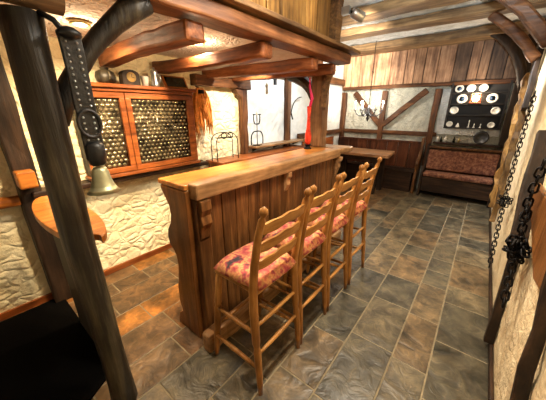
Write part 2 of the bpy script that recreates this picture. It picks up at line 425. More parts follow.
# left wall timbers behind the bar and in the corner
struct(MB().beam((XL+.05, 2.62, .96), (XL+.05, 2.62, 1.95), .08, .10, up=(0, 1, 0), n=8, wob=.005).build('trim_9', 'timber_z', bevel=.01))
struct(MB().beam((XL+.04, 3.66, .96), (XL+.04, 3.66, 2.6), .08, .10, up=(0, 1, 0), n=8, wob=.005).build('trim_10', 'timber_z', bevel=.01))
struct(MB().beam((XL+.04, 4.66, .96), (XL+.04, 4.66, 2.6), .08, .10, up=(0, 1, 0), n=8, wob=.005).build('trim_11', 'timber_z', bevel=.01))
struct(MB().beam((XL+.05, 1.86, 1.86), (XL+.05, 2.72, 1.86), .12, .11, n=8, wob=.005).build('trim_12', 'timber_y', bevel=.01))
struct(MB().beam((XL+.05, 2.72, 2.10), (XL+.05, 5.7, 2.10), .10, .12, n=10, wob=.005).build('trim_13', 'timber_y', bevel=.01))
struct(MB().beam((XL+.04, 4.0, 1.10), (XL+.04, 5.78, 1.10), .06, .09, n=8, wob=.004).build('trim_14', 'timber_y', bevel=.01))
# knee bracket on the near wall post
m = MB().prism([(2.62, 1.80), (2.46, 1.80), (2.50, 1.74), (2.56, 1.70), (2.60, 1.60), (2.62, 1.55)], 'X', XL+.02, XL+.09)
struct(m.build('trim_15', 'timber_y', bevel=.006))

# ---------------------------------------------------------------- loft over the bar: front beam, ledge, cladding, plaster
LX = -1.22
struct(MB().box(XL, LX-.02, YF, 2.74, 2.06, 2.11).build('ceiling_bar', 'stucco_canopy'))
o = MB().beam((LX-.06, YF, 2.032), (LX-.06, 2.78, 2.032), .16, .085, n=22, wob=.003).build('front_beam', 'red_wood_y', bevel=.012)
tag(o, 'long reddish beam carrying the front edge of the canopy over the bar', 'beam')
o = MB().beam((LX+.01, YF, 2.095), (LX+.01, 2.86, 2.095), .14, .03, n=16, wob=.002).build('ledge_board', 'old_wood', bevel=.006)
tag(o, 'thin brown ledge board on top of the canopy front beam', 'ledge')
m = MB(); y = YF; r = random.Random(8)
while y < 2.33:
    wd = r.uniform(.13, .2); y2 = min(y+wd, 2.36)
    m.box(LX-.06, LX-.03+r.uniform(0, .012), y+.003, y2-.003, 2.115, ZC-.02, r.uniform(.1, .85)); y = y2
m.box(LX-.08, LX-.062, YF, 2.36, 2.115, ZC-.02, 0)
struct(m.build('wall_loft', 'plank_z', bevel=.003))
struct(MB().box(XL+.14, LX-.09, 2.30, 2.36, 2.165, ZC-.02).build('wall_loft_end', 'plank_z'))
o = MB().beam((LX-.03, 2.46, 2.115), (LX-.03, 2.46, 2.575), .10, .11, up=(0, 1, 0), n=5, wob=.004).build('short_post', 'old_wood', bevel=.01)
tag(o, 'short square brown post at the far end of the loft cladding', 'post')

# rafters under the canopy
raf = [(1.02, .955, 1.935, .02, 'curved and nearest above the cabinet'), (1.48, 1.54, 1.935, -.012, 'second visible one, above the tankard'),
       (2.05, 2.20, 1.93, 0, 'third visible one, above the dried corn husks'), (2.42, 2.56, 1.93, 0, 'last before the knee braced bar post')]
for k, (yw, ye, z, cv, t) in enumerate(raf):
    m = MB().beam((XL+.03, yw, z), (LX-.05, ye, z), .12 if k < 3 else .09, .10, n=12, wob=.003, curve=(0, 0, cv))
    o = m.build('rafter', 'red_wood_x', bevel=.018)
    tag(o, 'reddish brown log rafter under the bar canopy, '+t, 'rafter')

# downlights
for (x, y, t) in ((-2.06, .70, 'glowing round downlight beside the foreground post'), (-1.90, 1.44, 'glowing round downlight in the middle of the canopy')):
    root = thing('downlight', t, 'ceiling light', (x, y, 2.06))
    MB().lathe([(.055, -.0), (.055, -.02), (.045, -.024), (.045, -.004)], (x, y, 2.06), 20).build('trim_ring', 'brass', root, True)
    MB().lathe([(0, -.026), (.03, -.024), (.043, -.012), (.043, -.003)], (x, y, 2.06), 20).build('lens', 'puck', root, True)

# ---------------------------------------------------------------- bar counter
BX0, BX1, BY0, BY1, BT = -1.56, -1.20, .78, 2.98, 1.145
bar = thing('bar_counter', 'long wooden bar counter with planked front and scalloped near end', 'bar counter', (-1.38, 2.0, 0))
m = MB(); m.box(BX0, BX1-.07, BY0, 2.70, BT-.035, BT-.002, .5)
m.build('countertop', 'bar_top', bar, bevel=.008)
MB().box(BX1-.085, BX1+.0, BY0+.03, 2.72, BT-.09, BT+.006, .5).build('front_rail', 'bar_rail', bar, bevel=.012)
MB().prism([(BX0, 2.70), (BX1-.09, 2.70), (BX1, 2.72), (BX1+.05, 2.84), (BX1+.03, BY1), (BX0+.03, BY1), (BX0, 2.9)], 'Z', BT-.05, BT+.004).build('end_shelf', 'bar_rail', bar, bevel=.01)
m = MB(); y = BY0+.13; r = random.Random(2)
while y < 2.76:
    y2 = min(y+.125, 2.80); m.box(BX1-.085, BX1-.055-r.uniform(0, .003), y+.003, y2-.003, .02, BT-.09, r.uniform(.25, .8)); y = y2
m.box(BX1-.10, BX1-.086, BY0+.12, 2.80, .02, BT-.09, 0)
m.build('front_panel', 'bar_wood', bar, bevel=.004)
MB().box(BX1-.10, BX1-.03, BY0+.035, BY0+.135, 0, BT-.09).build('pilaster', 'bar_wood', bar, bevel=.01)
# scalloped end board
pts = [(-1.19-.1, 0.0), (-1.265, BT-.04), (-1.54, BT-.04), (-1.535, 1.08), (-1.50, 1.03), (-1.465, .98), (-1.46, .92), (-1.475, .86), (-1.52, .80), (-1.535, .74), (-1.525, .69),
       (-1.49, .66), (-1.46, .62), (-1.455, .55), (-1.47, .45), (-1.50, .35), (-1.50, .22), (-1.48, .14), (-1.53, .10), (-1.55, .04), (-1.55, 0)]
MB().prism(pts, 'Y', BY0, BY0+.035).build('end_panel', 'bar_end', bar, bevel=.006)
MB().box(-1.46, BX1-.10, BY0+.035, 2.74, .1, .13).build('inner_shelf', 'bar_end', bar)
MB().box(-1.50, BX1-.10, 2.76, 2.80, 0, BT-.05).build('far_end_panel', 'bar_wood', bar)
def corbel(y, big=1.0):
    x = BX1-.055; z = BT-.09
    P = [(x, z), (x+.055*big, z), (x+.055*big, z-.04), (x+.035*big, z-.07), (x+.04*big, z-.11), (x+.015, z-.16*big), (x, z-.18*big)]
    MB().prism(P, 'Y', y, y+.05).build('corbel', 'bar_rail', bar, bevel=.006)
corbel(1.72); corbel(2.70, 1.3)
# carved bracket on the near pilaster
P = [(BX1-.03, 1.05), (BX1+.012, 1.05), (BX1+.015, .99), (BX1+.0, .95), (BX1+.012, .90), (BX1-.01, .86), (BX1-.02, .80), (BX1-.03, .78)]
MB().prism(P, 'Y', BY0+.045, BY0+.12).build('corbel', 'bar_wood', bar, bevel=.006)
o = MB().beam((-1.168, BY0-.04, .075), (-1.168, 2.78, .075), .082, .148, n=26, wob=.004).build('foot_rest', 'bar_rail', bevel=.02)
tag(o, 'rough squared timber foot rest along the base of the bar', 'foot rest')

# post standing on the bar with knee braces
root = thing('bar_post', 'square timber post with curved knee braces standing on the bar top', 'post', (-1.50, 2.78, BT))
MB().beam((-1.50, 2.72, BT+.005), (-1.50, 2.72, 1.962), .15, .15, up=(0, 1, 0), n=8, wob=.004).build('post', 'post_brown', root, bevel=.012)
def arc(p0, p1, ctrl, n=8):
    p0, p1, c = Vector(p0), Vector(p1), Vector(ctrl)
    return [p0*(1-t)**2+c*2*t*(1-t)+p1*t*t for t in [i/n for i in range(n+1)]]
MB().tube(arc((-1.54, 2.72, 1.60), (-1.92, 2.73, 1.93), (-1.60, 2.72, 1.86)), [.062]*9, 8, .004).build('knee_brace', 'dark_wood_x', root, bevel=0)
MB().tube(arc((-1.45, 2.68, 1.55), (-1.34, 2.655, 1.95), (-1.42, 2.66, 1.84)), [.04]*9, 8, .004).build('knee_brace', 'old_wood', root)

# ---------------------------------------------------------------- bar stools
def make_stool():
    root = thing('bar_stool', '', 'bar stool')
    # seat frame and cushion
    MB().prism([(-.165, -.165), (.165, -.165), (.165, .165), (-.165, .165)], 'Z', .655, .685).build('seat_frame', 'stool_slat', root, bevel=.008)
    m = MB(); N = 12; G = []
    for i in range(N+1):
        row = []
        for j in range(N+1):
            u, v = i/N*2-1, j/N*2-1
            k = (1-.10*v*v*(u+1)/2)
            sx = .182*math.copysign(abs(u)**.9, u)*(1-.06*v*v); sy = .182*v*(1-.07*u*u)*k
            z = .690+.062*((1-abs(u)**5)*(1-abs(v)**5))**.5
            row.append(m.bm.verts.new((sx+.006, sy, z)))
        G.append(row)
    for i in range(N):
        for j in range(N): m._f([G[i][j], G[i+1][j], G[i+1][j+1], G[i][j+1]], .5)
    E = [G[i][0] for i in range(N+1)]+[G[N][j] for j in range(1, N+1)]+[G[i][N] for i in range(N-1, -1, -1)]+[G[0][j] for j in range(N-1, 0, -1)]
    B = [m.bm.verts.new((v.co.x*.97, v.co.y*.97, .684)) for v in E]
    for i in range(len(E)): m._f([E[i], E[(i+1) % len(E)], B[(i+1) % len(B)], B[i]], .5)
    m._f(B, .5)
    m.build('seat_cushion', 'cushion', root, True)
    for s in (-1, 1):
        a, b = Vector((-.205, s*.172, 0)), Vector((-.155, s*.14, .66))
        f = lambda t: tuple(a.lerp(b, t))
        MB().tube([f(t) for t in (0, .05, .1, .3, .33, .36, .6, .63, .66, .85, 1)], [.012, .015, .018, .021, .016, .021, .022, .017, .022, .020, .018], 10).build('leg', 'stool_wood', root, True)
        pts = [(.195, s*.182, 0), (.190, s*.180, .08), (.172, s*.176, .30), (.168, s*.175, .33), (.164, s*.174, .36), (.150, s*.172, .56), (.148, s*.170, .70), (.165, s*.172, .85), (.188, s*.168, 1.0), (.212, s*.168, 1.09), (.218, s*.168, 1.108), (.222, s*.168, 1.128), (.224, s*.168, 1.145), (.226, s*.168, 1.16)]
        MB().tube(pts, [.013, .017, .021, .016, .022, .023, .022, .021, .019, .017, .009, .021, .019, .003], 10).build('back_post', 'stool_wood', root, True)
    # ladder slats, wavy
    for z, x in ((.835, .156), (.940, .174), (1.045, .198)):
        m = MB(); n = 14; Fv = []
        for i in range(n+1):
            t = i/n*2-1; y = .172*t
            top = .028+.005*math.cos(t*PI*1.0)+.003*math.cos(t*3*PI); bot = -.026+.006*math.cos(t*PI*1.5)
            bow = .022*(1-t*t)
            for dx in (-.007, .007):
                Fv.append((m.bm.verts.new((x+bow+dx-.2*0, y, z+bot)), m.bm.verts.new((x+bow+dx+.008, y, z+top))))
        for i in range(n):
            a0, a1, b0, b1 = Fv[2*i], Fv[2*i+1], Fv[2*i+2], Fv[2*i+3]
            m._f([a0[0], b0[0], b0[1], a0[1]], .5); m._f([a1[0], a1[1], b1[1], b1[0]], .5)
            m._f([a0[1], b0[1], b1[1], a1[1]], .5); m._f([a0[0], a1[0], b1[0], b0[0]], .5)
        m._f([Fv[0][0], Fv[0][1], Fv[1][1], Fv[1][0]], .5); m._f([Fv[-2][0], Fv[-1][0], Fv[-1][1], Fv[-2][1]], .5)
        m.build('back_slat', 'stool_slat', root)
    def st(p, q): MB().tube([Vector(p).lerp(Vector(q), t) for t in (0, .25, .5, .75, 1)], [.009, .012, .014, .012, .009], 8).build('stretcher', 'stool_slat', root, True)
    for s in (-1, 1):
        st((-.20, s*.172, .18), (.178, s*.186, .20)); st((-.178, s*.158, .40), (.162, s*.177, .42))
    st((-.20, -.175, .24), (-.20, .175, .24)); st((.175, -.184, .28), (.175, .184, .28)); st((.160, -.176, .46), (.160, .176, .46))
    return root
st0 = make_stool()
sp = [(-.895, .962, 0, 'nearest bar stool, whole, golden ladder-back with red floral seat'),
      (-.90, 1.375, 0, 'second bar stool from the camera, between the nearest stool and the far pair'),
      (-.90, 1.775, 0, 'third bar stool from the camera, beside the last stool'),
      (-.90, 2.21, 0, 'farthest bar stool in the row, closest to the big table')]
for i, (x, y, a, t) in enumerate(sp):
    o = st0 if i == 0 else copy_tree(st0)
    o.scale = (1, 1.09 if i == 0 else .98, 1); o.location = (x, y, 0); o.rotation_euler.z = math.radians(a); o['label'] = t; o['group'] = 'ladder-back bar stools along the bar'

# ---------------------------------------------------------------- glazed cabinet on the left wall
CY0, CY1, CZ0, CZ1, CX = .70, 1.76, 1.01, 1.755, XL+.16
cab = thing('wall_cabinet', 'orange wood wall cabinet with two dark bottle-glass doors', 'cabinet', (XL+.08, 1.29, CZ0))
MB().box(XL+.02, CX-.03, CY0, CY1, CZ0, CZ1-.03).build('body', 'dark_panel', cab)
MB().box(XL+.02, CX+.035, CY0-.03, CY1+.03, CZ1-.03, CZ1+.0).box(XL+.02, CX+.01, CY0, CY1, CZ1-.06, CZ1-.03).build('top_board', 'cab_wood', cab, bevel=.006)
MB().box(XL+.02, CX+.02, CY0-.02, CY1+.02, CZ0-.03, CZ0).build('bottom_board', 'cab_wood', cab, bevel=.006)
def door(y0, y1):
    f = MB(); b = .045; z0, z1 = CZ0+.005, CZ1-.065
    f.box(CX-.03, CX, y0, y1, z0, z0+b).box(CX-.03, CX, y0, y1, z1-b, z1).box(CX-.03, CX, y0, y0+b, z0+b, z1-b).box(CX-.03, CX, y1-b, y1, z0+b, z1-b)
    d = f.build('door', 'cab_wood', cab, bevel=.004)
    g = MB(); px = .042; a0, a1, c0, c1 = y0+b, y1-b, z0+b, z1-b
    g.box(CX-.029, CX-.02, a0, a1, c0, c1)
    j = 0; z = c0+px/2
    while z < c1-px/3:
        y = a0+px/2+(px/2 if j % 2 else 0)
        while y < a1-px/3:
            R = px*.47
            g.lathe([(R, 0), (R*.92, .004), (R*.7, .0085), (R*.4, .0115), (0, .0125)], (CX-.0215, y, z), 12, (1, 0, 0))
            y += px
        z += px*.86; j += 1
    g.build('glass_pane', 'roundel', d, True)
ym = 1.07
door(CY0+.04, ym-.003); door(ym+.003, CY1-.035)
for a_, b_ in ((CY1-.035, CY1), (CY0, CY0+.04)): MB().box(CX-.03, CX-.005, a_, b_, CZ0, CZ1-.06).build('side_stile', 'cab_wood', cab, bevel=.004)
# dark plinth shelf below
o = MB().box(XL+.01, XL+.15, .30, 1.90, .93, .975).build('wall_shelf', 'dark_wood_y', bevel=.008)
tag(o, 'dark narrow wall shelf running just below the bottle-glass cabinet', 'shelf')
# things on top
T = CZ1
root = thing('bellied_jug', 'dark round-bellied jug lying at the near end of the cabinet top', 'jug', (XL+.13, .96, T))
MB().lathe([(0, 0), (.05, .0), (.07, .02), (.075, .05), (.066, .085), (.04, .10), (.03, .105), (.032, .12), (.028, .122)], (XL+.13, .96, T), 20).build('body', 'post_wood', root, True)
MB().tube(arc((XL+.20, .96, T+.09), (XL+.20, .96, T+.02), (XL+.25, .96, T+.06)), .009, 8).build('handle', 'post_wood', root, True)
root = thing('mantel_clock', 'brown arched mantel clock with a yellowed face on the cabinet top', 'clock', (XL+.12, 1.16, T))
MB().prism([(1.085, T), (1.235, T), (1.235, T+.085)]+[(1.16+.075*math.cos(a), T+.085+.04*math.sin(a)) for a in [PI*k/10 for k in range(1, 10)]]+[(1.085, T+.085)], 'X', XL+.07, XL+.15).build('case', 'dark_wood', root, bevel=.006)
MB().lathe([(0, .006), (.034, .005), (.040, 0), (.040, -.01)], (XL+.15, 1.16, T+.065), 20, (1, 0, 0)).build('face', 'gold_face', root, True)
MB().tube([(XL+.158, 1.16, T+.065), (XL+.158, 1.16, T+.09)], .002, 6).tube([(XL+.158, 1.16, T+.065), (XL+.158, 1.18, T+.06)], .002, 6).build('hand', 'black_iron', root)
o = MB().lathe([(0, 0), (.024, 0), (.033, .06), (.036, .085), (.032, .085), (.022, .01), (0, .008)], (XL+.12, 1.29, T), 16).build('cup', 'ceramic', None, True)
tag(o, 'small white cup between the clock and the metal tankard', 'cup')
root = thing('tankard', 'tall shiny metal tankard on the cabinet top', 'tankard', (XL+.14, 1.375, T))
MB().lathe([(0, 0), (.038, 0), (.036, .02), (.031, .05), (.030, .10), (.034, .125), (.03, .14), (.012, .15), (.01, .165), (0, .168)], (XL+.14, 1.375, T), 18).build('body', 'steel', root, True)
MB().tube(arc((XL+.165, 1.395, T+.11), (XL+.165, 1.395, T+.03), (XL+.20, 1.43, T+.07)), .005, 8).build('handle', 'steel', root, True)
root = thing('framed_picture', 'small dark framed picture leaning at the far end of the cabinet top', 'picture', (XL+.12, 1.58, T))
MB().hexa([(XL+.14, 1.47, T), (XL+.16, 1.47, T), (XL+.16, 1.72, T), (XL+.14, 1.72, T), (XL+.08, 1.47, T+.115), (XL+.10, 1.47, T+.115), (XL+.10, 1.72, T+.115), (XL+.08, 1.72, T+.115)]).build('frame', 'orange_wood', root, bevel=.003)
MB().hexa([(XL+.158, 1.487, T+.012), (XL+.161, 1.487, T+.012), (XL+.161, 1.703, T+.012), (XL+.158, 1.703, T+.012), (XL+.105, 1.487, T+.103), (XL+.108, 1.487, T+.103), (XL+.108, 1.703, T+.103), (XL+.105, 1.703, T+.103)]).build('picture', 'dark_glass', root)

# dried husks
m = MB(); r = random.Random(4)
for k in range(85):
    y = 1.90+r.uniform(-.03, .05); z = 1.75+r.uniform(-.03, .03); a = r.uniform(-.7, .7); L = r.uniform(.2, .52)
    p0 = Vector((XL+.07+r.uniform(0, .03), y, z)); p2 = p0+Vector((r.uniform(-.02, .07), a*L*.35, -L)); c = p0+Vector((r.uniform(.0, .05), a*L*.6, -L*.35))
    m.tube(arc(p0, p2, c, 5), [.008, .014, .012, .010, .006, .002], 5, .001)
root = thing('dried_corn_husks', 'hanging bundle of orange dried corn husks beside the cabinet', 'dried plants', (XL+.06, 1.91, 1.75))
m.build('husks', 'straw', root, True)
MB().tube([(XL+.02, 1.91, 1.80), (XL+.08, 1.91, 1.78), (XL+.09, 1.91, 1.75)], .006, 6).lathe([(.045, 0), (.05, .02), (.045, .04)], (XL+.085, 1.91, 1.72), 12).build('tie', 'black_iron', root)

# ---------------------------------------------------------------- back counter behind the bar
root = thing('back_counter', 'low brown counter against the wall behind the bar', 'counter', (XL+.2, 2.7, 0))
MB().box(XL+.02, XL+.34, 1.96, 3.9, .93, .965).build('countertop', 'cab_wood', root, bevel=.008)
MB().box(XL+.03, XL+.30, 1.99, 3.87, .0, .93).build('body', 'bar_end', root)
o = MB().box(XL+.015, XL+.20, 2.70, 4.0, 1.035, 1.065).build('window_ledge', 'bar_rail', bevel=.006)
tag(o, 'thin wooden ledge on the pale wall above the back counter', 'ledge')
for yy in (2.80, 3.3, 3.85):
    b = MB().prism([(XL+.02, 1.035), (XL+.17, 1.035), (XL+.02, .968)], 'Y', yy, yy+.02).build('bracket', 'dark_wood', None); b.parent = o
# wire plate rack
root = thing('wire_rack', 'small arched black wire rack on the back counter', 'rack', (XL+.2, 2.14, .965))
yc, x = 2.14, XL+.24
for dx in (0, .10):
    pts = [(x-dx, yc-.17, .966), (x-dx, yc-.17, 1.20)]+arc((x-dx, yc-.17, 1.20), (x-dx, yc, 1.29), (x-dx, yc-.13, 1.30), 6)[1:]+arc((x-dx, yc, 1.29), (x-dx, yc+.17, 1.20), (x-dx, yc+.13, 1.30), 6)[1:]+[(x-dx, yc+.17, .966)]
    MB().tube(pts, .0055, 6).build('hoop', 'black_iron', root, True)
def bar_(p, q, r=.004): MB().tube([p, q], r, 6).build('crossbar', 'black_iron', root)
for k in range(-3, 4): bar_((x, yc+k*.035, 1.235), (x-.10, yc+k*.035, 1.235))
bar_((x, yc-.17, 1.235), (x, yc+.17, 1.235))
for k in (-1, 1):
    bar_((x, yc+k*.17, 1.0), (x-.1, yc+k*.17, 1.0))
    MB().tube([(x, yc+k*.05+.04*math.cos(a), 1.262+.035*math.sin(a)) for a in [2*PI*i/12 for i in range(12)]], .006, 6, close=True).build('scroll', 'black_iron', root, True)
# iron candle stand on ledge
root = thing('candle_stand', 'tall black iron candle stand in front of the white plaster panel', 'candle stand', (XL+.12, 2.86, 1.065))
x, yc, z0 = XL+.13, 2.80, 1.065
m = MB().tube([(x, yc, z0), (x, yc, z0+.42)], .006, 6)
for s in (-1, 1):
    m.tube(arc((x, yc, z0+.20), (x, yc+s*.12, z0+.02), (x, yc+s*.15, z0+.22)), .009, 6)
    m.tube(arc((x, yc, z0+.30), (x, yc+s*.06, z0+.42), (x, yc+s*.08, z0+.28)), .009, 6)
m.tube([(x, yc-.10, z0+.006), (x, yc+.10, z0+.006)], .006, 6).tube([(x-.08, yc, z0+.006), (x+.05, yc, z0+.006)], .006, 6)
m.build('stand', 'black_iron', root, True)
for s in (-1, 1): MB().lathe([(0, 0), (.02, 0), (.026, .012), (.01, .01), (0, .01)], (x, yc+s*.055, z0+.42), 12).build('candle_cup', 'black_iron', root, True)
MB().lathe([(0, 0), (.013, 0), (.013, .09), (0, .095)], (x, yc, z0+.42), 12).build('candle', 'candle', root, True)
# small hanging lantern
root = thing('hanging_lantern', 'tiny dark lantern hanging before the white plaster behind the bar', 'lantern', (XL+.14, 3.2, 1.9))
x, y, z = XL+.14, 3.2, 1.90
MB().tube([(x, y, 2.06), (x, y, z+.10)], .003, 6).build('cord', 'black_iron', root)
MB().lathe([(0, .12), (.03, .085), (.034, .08), (.026, .078), (.026, 0), (.034, -.004), (0, -.012)], (x, y, z), 8).build('body', 'grey_iron', root)
# sickle-like tools hung on the plaster
root = thing('wall_hook', 'thin dark curved hook hanging on the white plaster near the timber stud', 'hook', (XL+.05, 4.0, 1.6))
MB().tube(arc((XL+.05, 3.75, 1.50), (XL+.05, 4.05, 1.76), (XL+.05, 3.80, 1.74)), .008, 6).tube([(XL+.05, 3.74, 1.52), (XL+.05, 3.80, 1.40)], .012, 6).build('hook', 'black_iron', root, True)

# red glass on the bar
vx, vy = -1.50, 2.50
root = thing('red_glass_vase', 'slender red and orange glass vase on the far end of the bar', 'vase', (vx, vy, BT))
MB().lathe([(0, .035), (.018, .04), (.034, .08), (.036, .14), (.022, .22), (.017, .34), (.025, .44), (.020, .445), (.012, .34), (.015, .2), (0, .06)], (vx, vy, BT-.002), 18).build('glass', 'red_glass', root, True)
MB().lathe([(0, 0), (.04, 0), (.042, .01), (.025, .02), (.028, .035), (.04, .045), (.036, .05), (0, .045)], (vx, vy, BT-.002), 18).build('base', 'black_iron', root, True)
MB().tube([(vx+.0, vy, BT+.42), (vx+.03, vy-.0, BT+.52), (vx-.02, vy+.03, BT+.62), (vx-.01, vy, BT+.72)], [.012, .016, .012, .004], 8).build('ribbon_flower', 'magenta', root, True)

# ---------------------------------------------------------------- corner: table and benches
root = thing('dining_table', 'large wooden dining table with thick top in the back corner', 'table', (-1.9, 5.1, 0))
MB().prism([(-2.40, 4.80), (-1.23, 4.82), (-1.30, 5.50), (-2.42, 5.50)], 'Z', .73, .785).build('tabletop', 'table_wood', root, bevel=.01)
for x, y in ((-2.25, 4.98), (-1.48, 4.96), (-1.46, 5.32), (-2.25, 5.34)):
    MB().beam((x, y, 0), (x, y, .73), .09, .09, up=(0, 1, 0), n=4, wob=.003).build('leg', 'dark_wood', root, bevel=.008)
MB().box(-2.22, -1.50, 4.96, 5.0, .63, .73).build('apron', 'dark_wood_x', root)
root = thing('corner_bench', 'dark wooden bench along the back wall behind the big table', 'bench', (-1.8, 5.6, 0))
MB().box(-2.58, -.90, 5.48, 5.74, .40, .44).build('seat', 'dark_wood_x', root, bevel=.006)
m = MB()
for i in range(8): m.box(-2.58+i*.21+.004, -2.58+(i+1)*.21-.004, 5.74, 5.77, .44, .93, random.uniform(.3, .9))
m.box(-2.60, -.90, 5.72, 5.79, .93, .97)
m.build('backrest', 'bench_wood', root, bevel=.004)
MB().box(-2.56, -.94, 5.52, 5.72, 0, .40).build('base', 'dark_wood_x', root)
MB().prism([(5.45, 0), (5.77, 0), (5.77, 1.05), (5.70, 1.05), (5.66, .80), (5.58, .68), (5.46, .64), (5.44, .58), (5.48, .44), (5.45, .3)], 'X', -.90, -.85).build('end_panel', 'bar_wood', root, bevel=.006)
root = thing('side_bench', 'dark wooden bench along the left wall beside the big table', 'bench', (-2.5, 4.8, 0))
MB().box(XL+.03, XL+.20, 4.15, 5.40, .40, .44).build('seat', 'dark_wood_y', root, bevel=.006)
MB().box(XL+.03, XL+.07, 4.15, 5.40, .44, 1.0).build('backrest', 'cab_wood', root, bevel=.006)
MB().box(XL+.04, XL+.18, 4.2, 5.38, 0, .40).build('base', 'dark_wood_y', root)

# upholstered settle
root = thing('upholstered_settle', 'dark wooden settle with rust red patterned seat and back', 'bench', (-.22, 5.5, 0))
MB().box(-.74, .30, 5.44, 5.47, .10, .38).box(-.74, .30, 5.46, 5.68, .34, .38).box(-.74, .30, 5.66, 5.70, .1, .92).build('frame', 'dark_wood_x', root, bevel=.006)
for x in (-.78, .29):
    MB().prism([(5.40, 0), (5.70, 0), (5.74, .95), (5.66, .95), (5.62, .62), (5.42, .50), (5.40, .4)], 'X', x, x+.04).build('side_panel', 'dark_wood', root, bevel=.006)
m = MB().box(-.735, .285, 5.39, 5.655, .385, .47); m.build('seat_cushion', 'velvet', root, bevel=.03)
m = MB().hexa([(-.735, 5.56, .50), (.285, 5.56, .50), (.285, 5.65, .50), (-.735, 5.65, .50), (-.735, 5.61, .86), (.285, 5.61, .86), (.285, 5.67, .86), (-.735, 5.67, .86)])
m.build('back_cushion', 'velvet', root, bevel=.025)
MB().box(-.74, .30, 5.60, 5.72, .885, .915).build('top_rail', 'bar_wood', root, bevel=.006)
# ledge with bottles
o = MB().box(-.72, .32, 5.73, 5.885, .955, .985).build('wall_ledge', 'dark_wood_x', bevel=.006)
tag(o, 'dark ledge above the red settle, holding small bottles', 'ledge')
def bottle(x, y, z, h, mat, label, cat='bottle', name='bottle'):
    r = h*.2
    o = MB().lathe([(0, 0), (r, 0), (r, h*.55), (r*.75, h*.66), (r*.35, h*.74), (r*.33, h*.97), (r*.42, h)], (x, y, z), 12).build(name, mat, None, True)
    tag(o, label, cat, 'small bottles on the ledge above the settle'); return o
for k, (x, h, mt, t) in enumerate([(-.66, .12, 'ceramic', 'small pale bottle at the left end of the ledge over the settle'), (-.60, .10, 'dark_glass', 'small dark bottle second from left on the ledge over the settle'),
        (-.54, .12, 'ceramic', 'small pale bottle third from left on the ledge over the settle'), (-.40, .11, 'dark_glass', 'small dark bottle fourth from left on the ledge over the settle'), (-.33, .10, 'brass', 'small brassy bottle fifth from left on the ledge over the settle')]):
    bottle(x, 5.80, .985, h, mt, t)

# plate dresser
dr = thing('plate_dresser', 'dark wall dresser full of white plates above the red settle', 'dresser', (-.21, 5.85, 1.24))
DX0, DX1, DZ0, DZ1 = -.60, .19, 1.24, 1.985
MB().box(DX0, DX1, 5.86, 5.89, DZ0, DZ1).build('back_board', 'dark_panel', dr)
for x in (DX0, DX1-.025): MB().box(x, x+.025, 5.74, 5.86, DZ0, DZ1).build('side_board', 'dark_panel', dr)
for z in (DZ0, 1.455, 1.635, 1.815): MB().box(DX0+.025, DX1-.025, 5.75, 5.86, z, z+.018).build('shelf', 'dark_panel', dr)
struct(MB().box(-.735, DX0-.005, 5.84, 5.89, 1.12, 1.91).box(DX0-.005, DX1+.02, 5.84, 5.89, 1.12, 1.235).build('trim_16', 'stucco_ceiling', bevel=.01))
def at_dr(px, py, Y=5.79):
    P, A, F = math.radians(19.3), math.radians(38.55), 257.
    fw = Vector((-math.sin(A)*math.cos(P), math.cos(A)*math.cos(P), -math.sin(P))); rt = Vector((math.cos(A), math.sin(A), 0)); up = rt.cross(fw)
    d = fw+rt*(px-273)/F+up*(200-py)/F
    return Vector((0, 0, 1.55))+d*(Y/d.y)
def plate(x, z, r, label, blue=False, y=5.80, tilt=.18):
    root = thing('plate', label, 'plate', (x, y, z), 'plates on the dark dresser')
    MB().lathe([(0, .004), (r*.55, .0), (r*.62, .006), (r, .016), (r, .010), (r*.6, -.004), (0, -.004)], (x, y, z), 20, (0, -1, tilt)).build('dish', 'ceramic', root, True)
    if blue: MB().lathe([(r*.50, .0085), (r*.24, .008), (r*.22, .007), (r*.50, .0055)], (x, y-.001, z), 20, (0, -1, tilt)).build('painted_motif', 'blue', root, True)
def sh(z): return z
for (px, py, r, s, t, b) in [(460, 86, .064, 1.835, 'white plate at the left end of the top shelf', True), (472, 85, .064, 1.835, 'white plate in the middle of the top shelf', False), (484, 87, .062, 1.835, 'white plate at the right end of the top shelf', False),
        (462, 98.6, .078, 1.655, 'blue-centred white plate to the left of the glowing lantern', True), (492.5, 98, .078, 1.655, 'blue-centred white plate to the right of the glowing lantern', True),
        (454, 110, .068, 1.477, 'plain white plate below and left of the lantern', False), (496, 109, .062, 1.477, 'greyish plate below and right of the lantern', False),
        (450, 121, .050, 1.259, 'small white saucer at the left of the bottom shelf', False), (491, 125, .050, 1.259, 'small white saucer at the right of the bottom shelf', False)]:
    p = at_dr(px, py); x = min(max(p.x, DX0+.04+r*.6), DX1-.03-r*.8)
    plate(x, s+r*.98, r, t, b)
# lantern in the dresser
lx = -.225
root = thing('glowing_lantern', 'copper framed lantern glowing in the centre of the dresser', 'lantern', (lx, 5.70, 1.653))
for dx in (-.07, .07):
    for dy in (-.03, .03): MB().tube([(lx+dx, 5.70+dy, 1.675), (lx+dx*.8, 5.70+dy, 1.80)], .006, 6).build('upright', 'copper', root)
MB().box(lx-.08, lx+.08, 5.66, 5.74, 1.653, 1.675).build('base', 'copper', root, bevel=.004)
MB().box(lx-.06, lx+.06, 5.67, 5.73, 1.80, 1.812).build('cap', 'copper', root, bevel=.004)
MB().lathe([(0, 0), (.03, .005), (.05, .04), (.045, .08), (0, .11)], (lx, 5.70, 1.685), 14).build('bulb', 'warm_bulb', root, True)
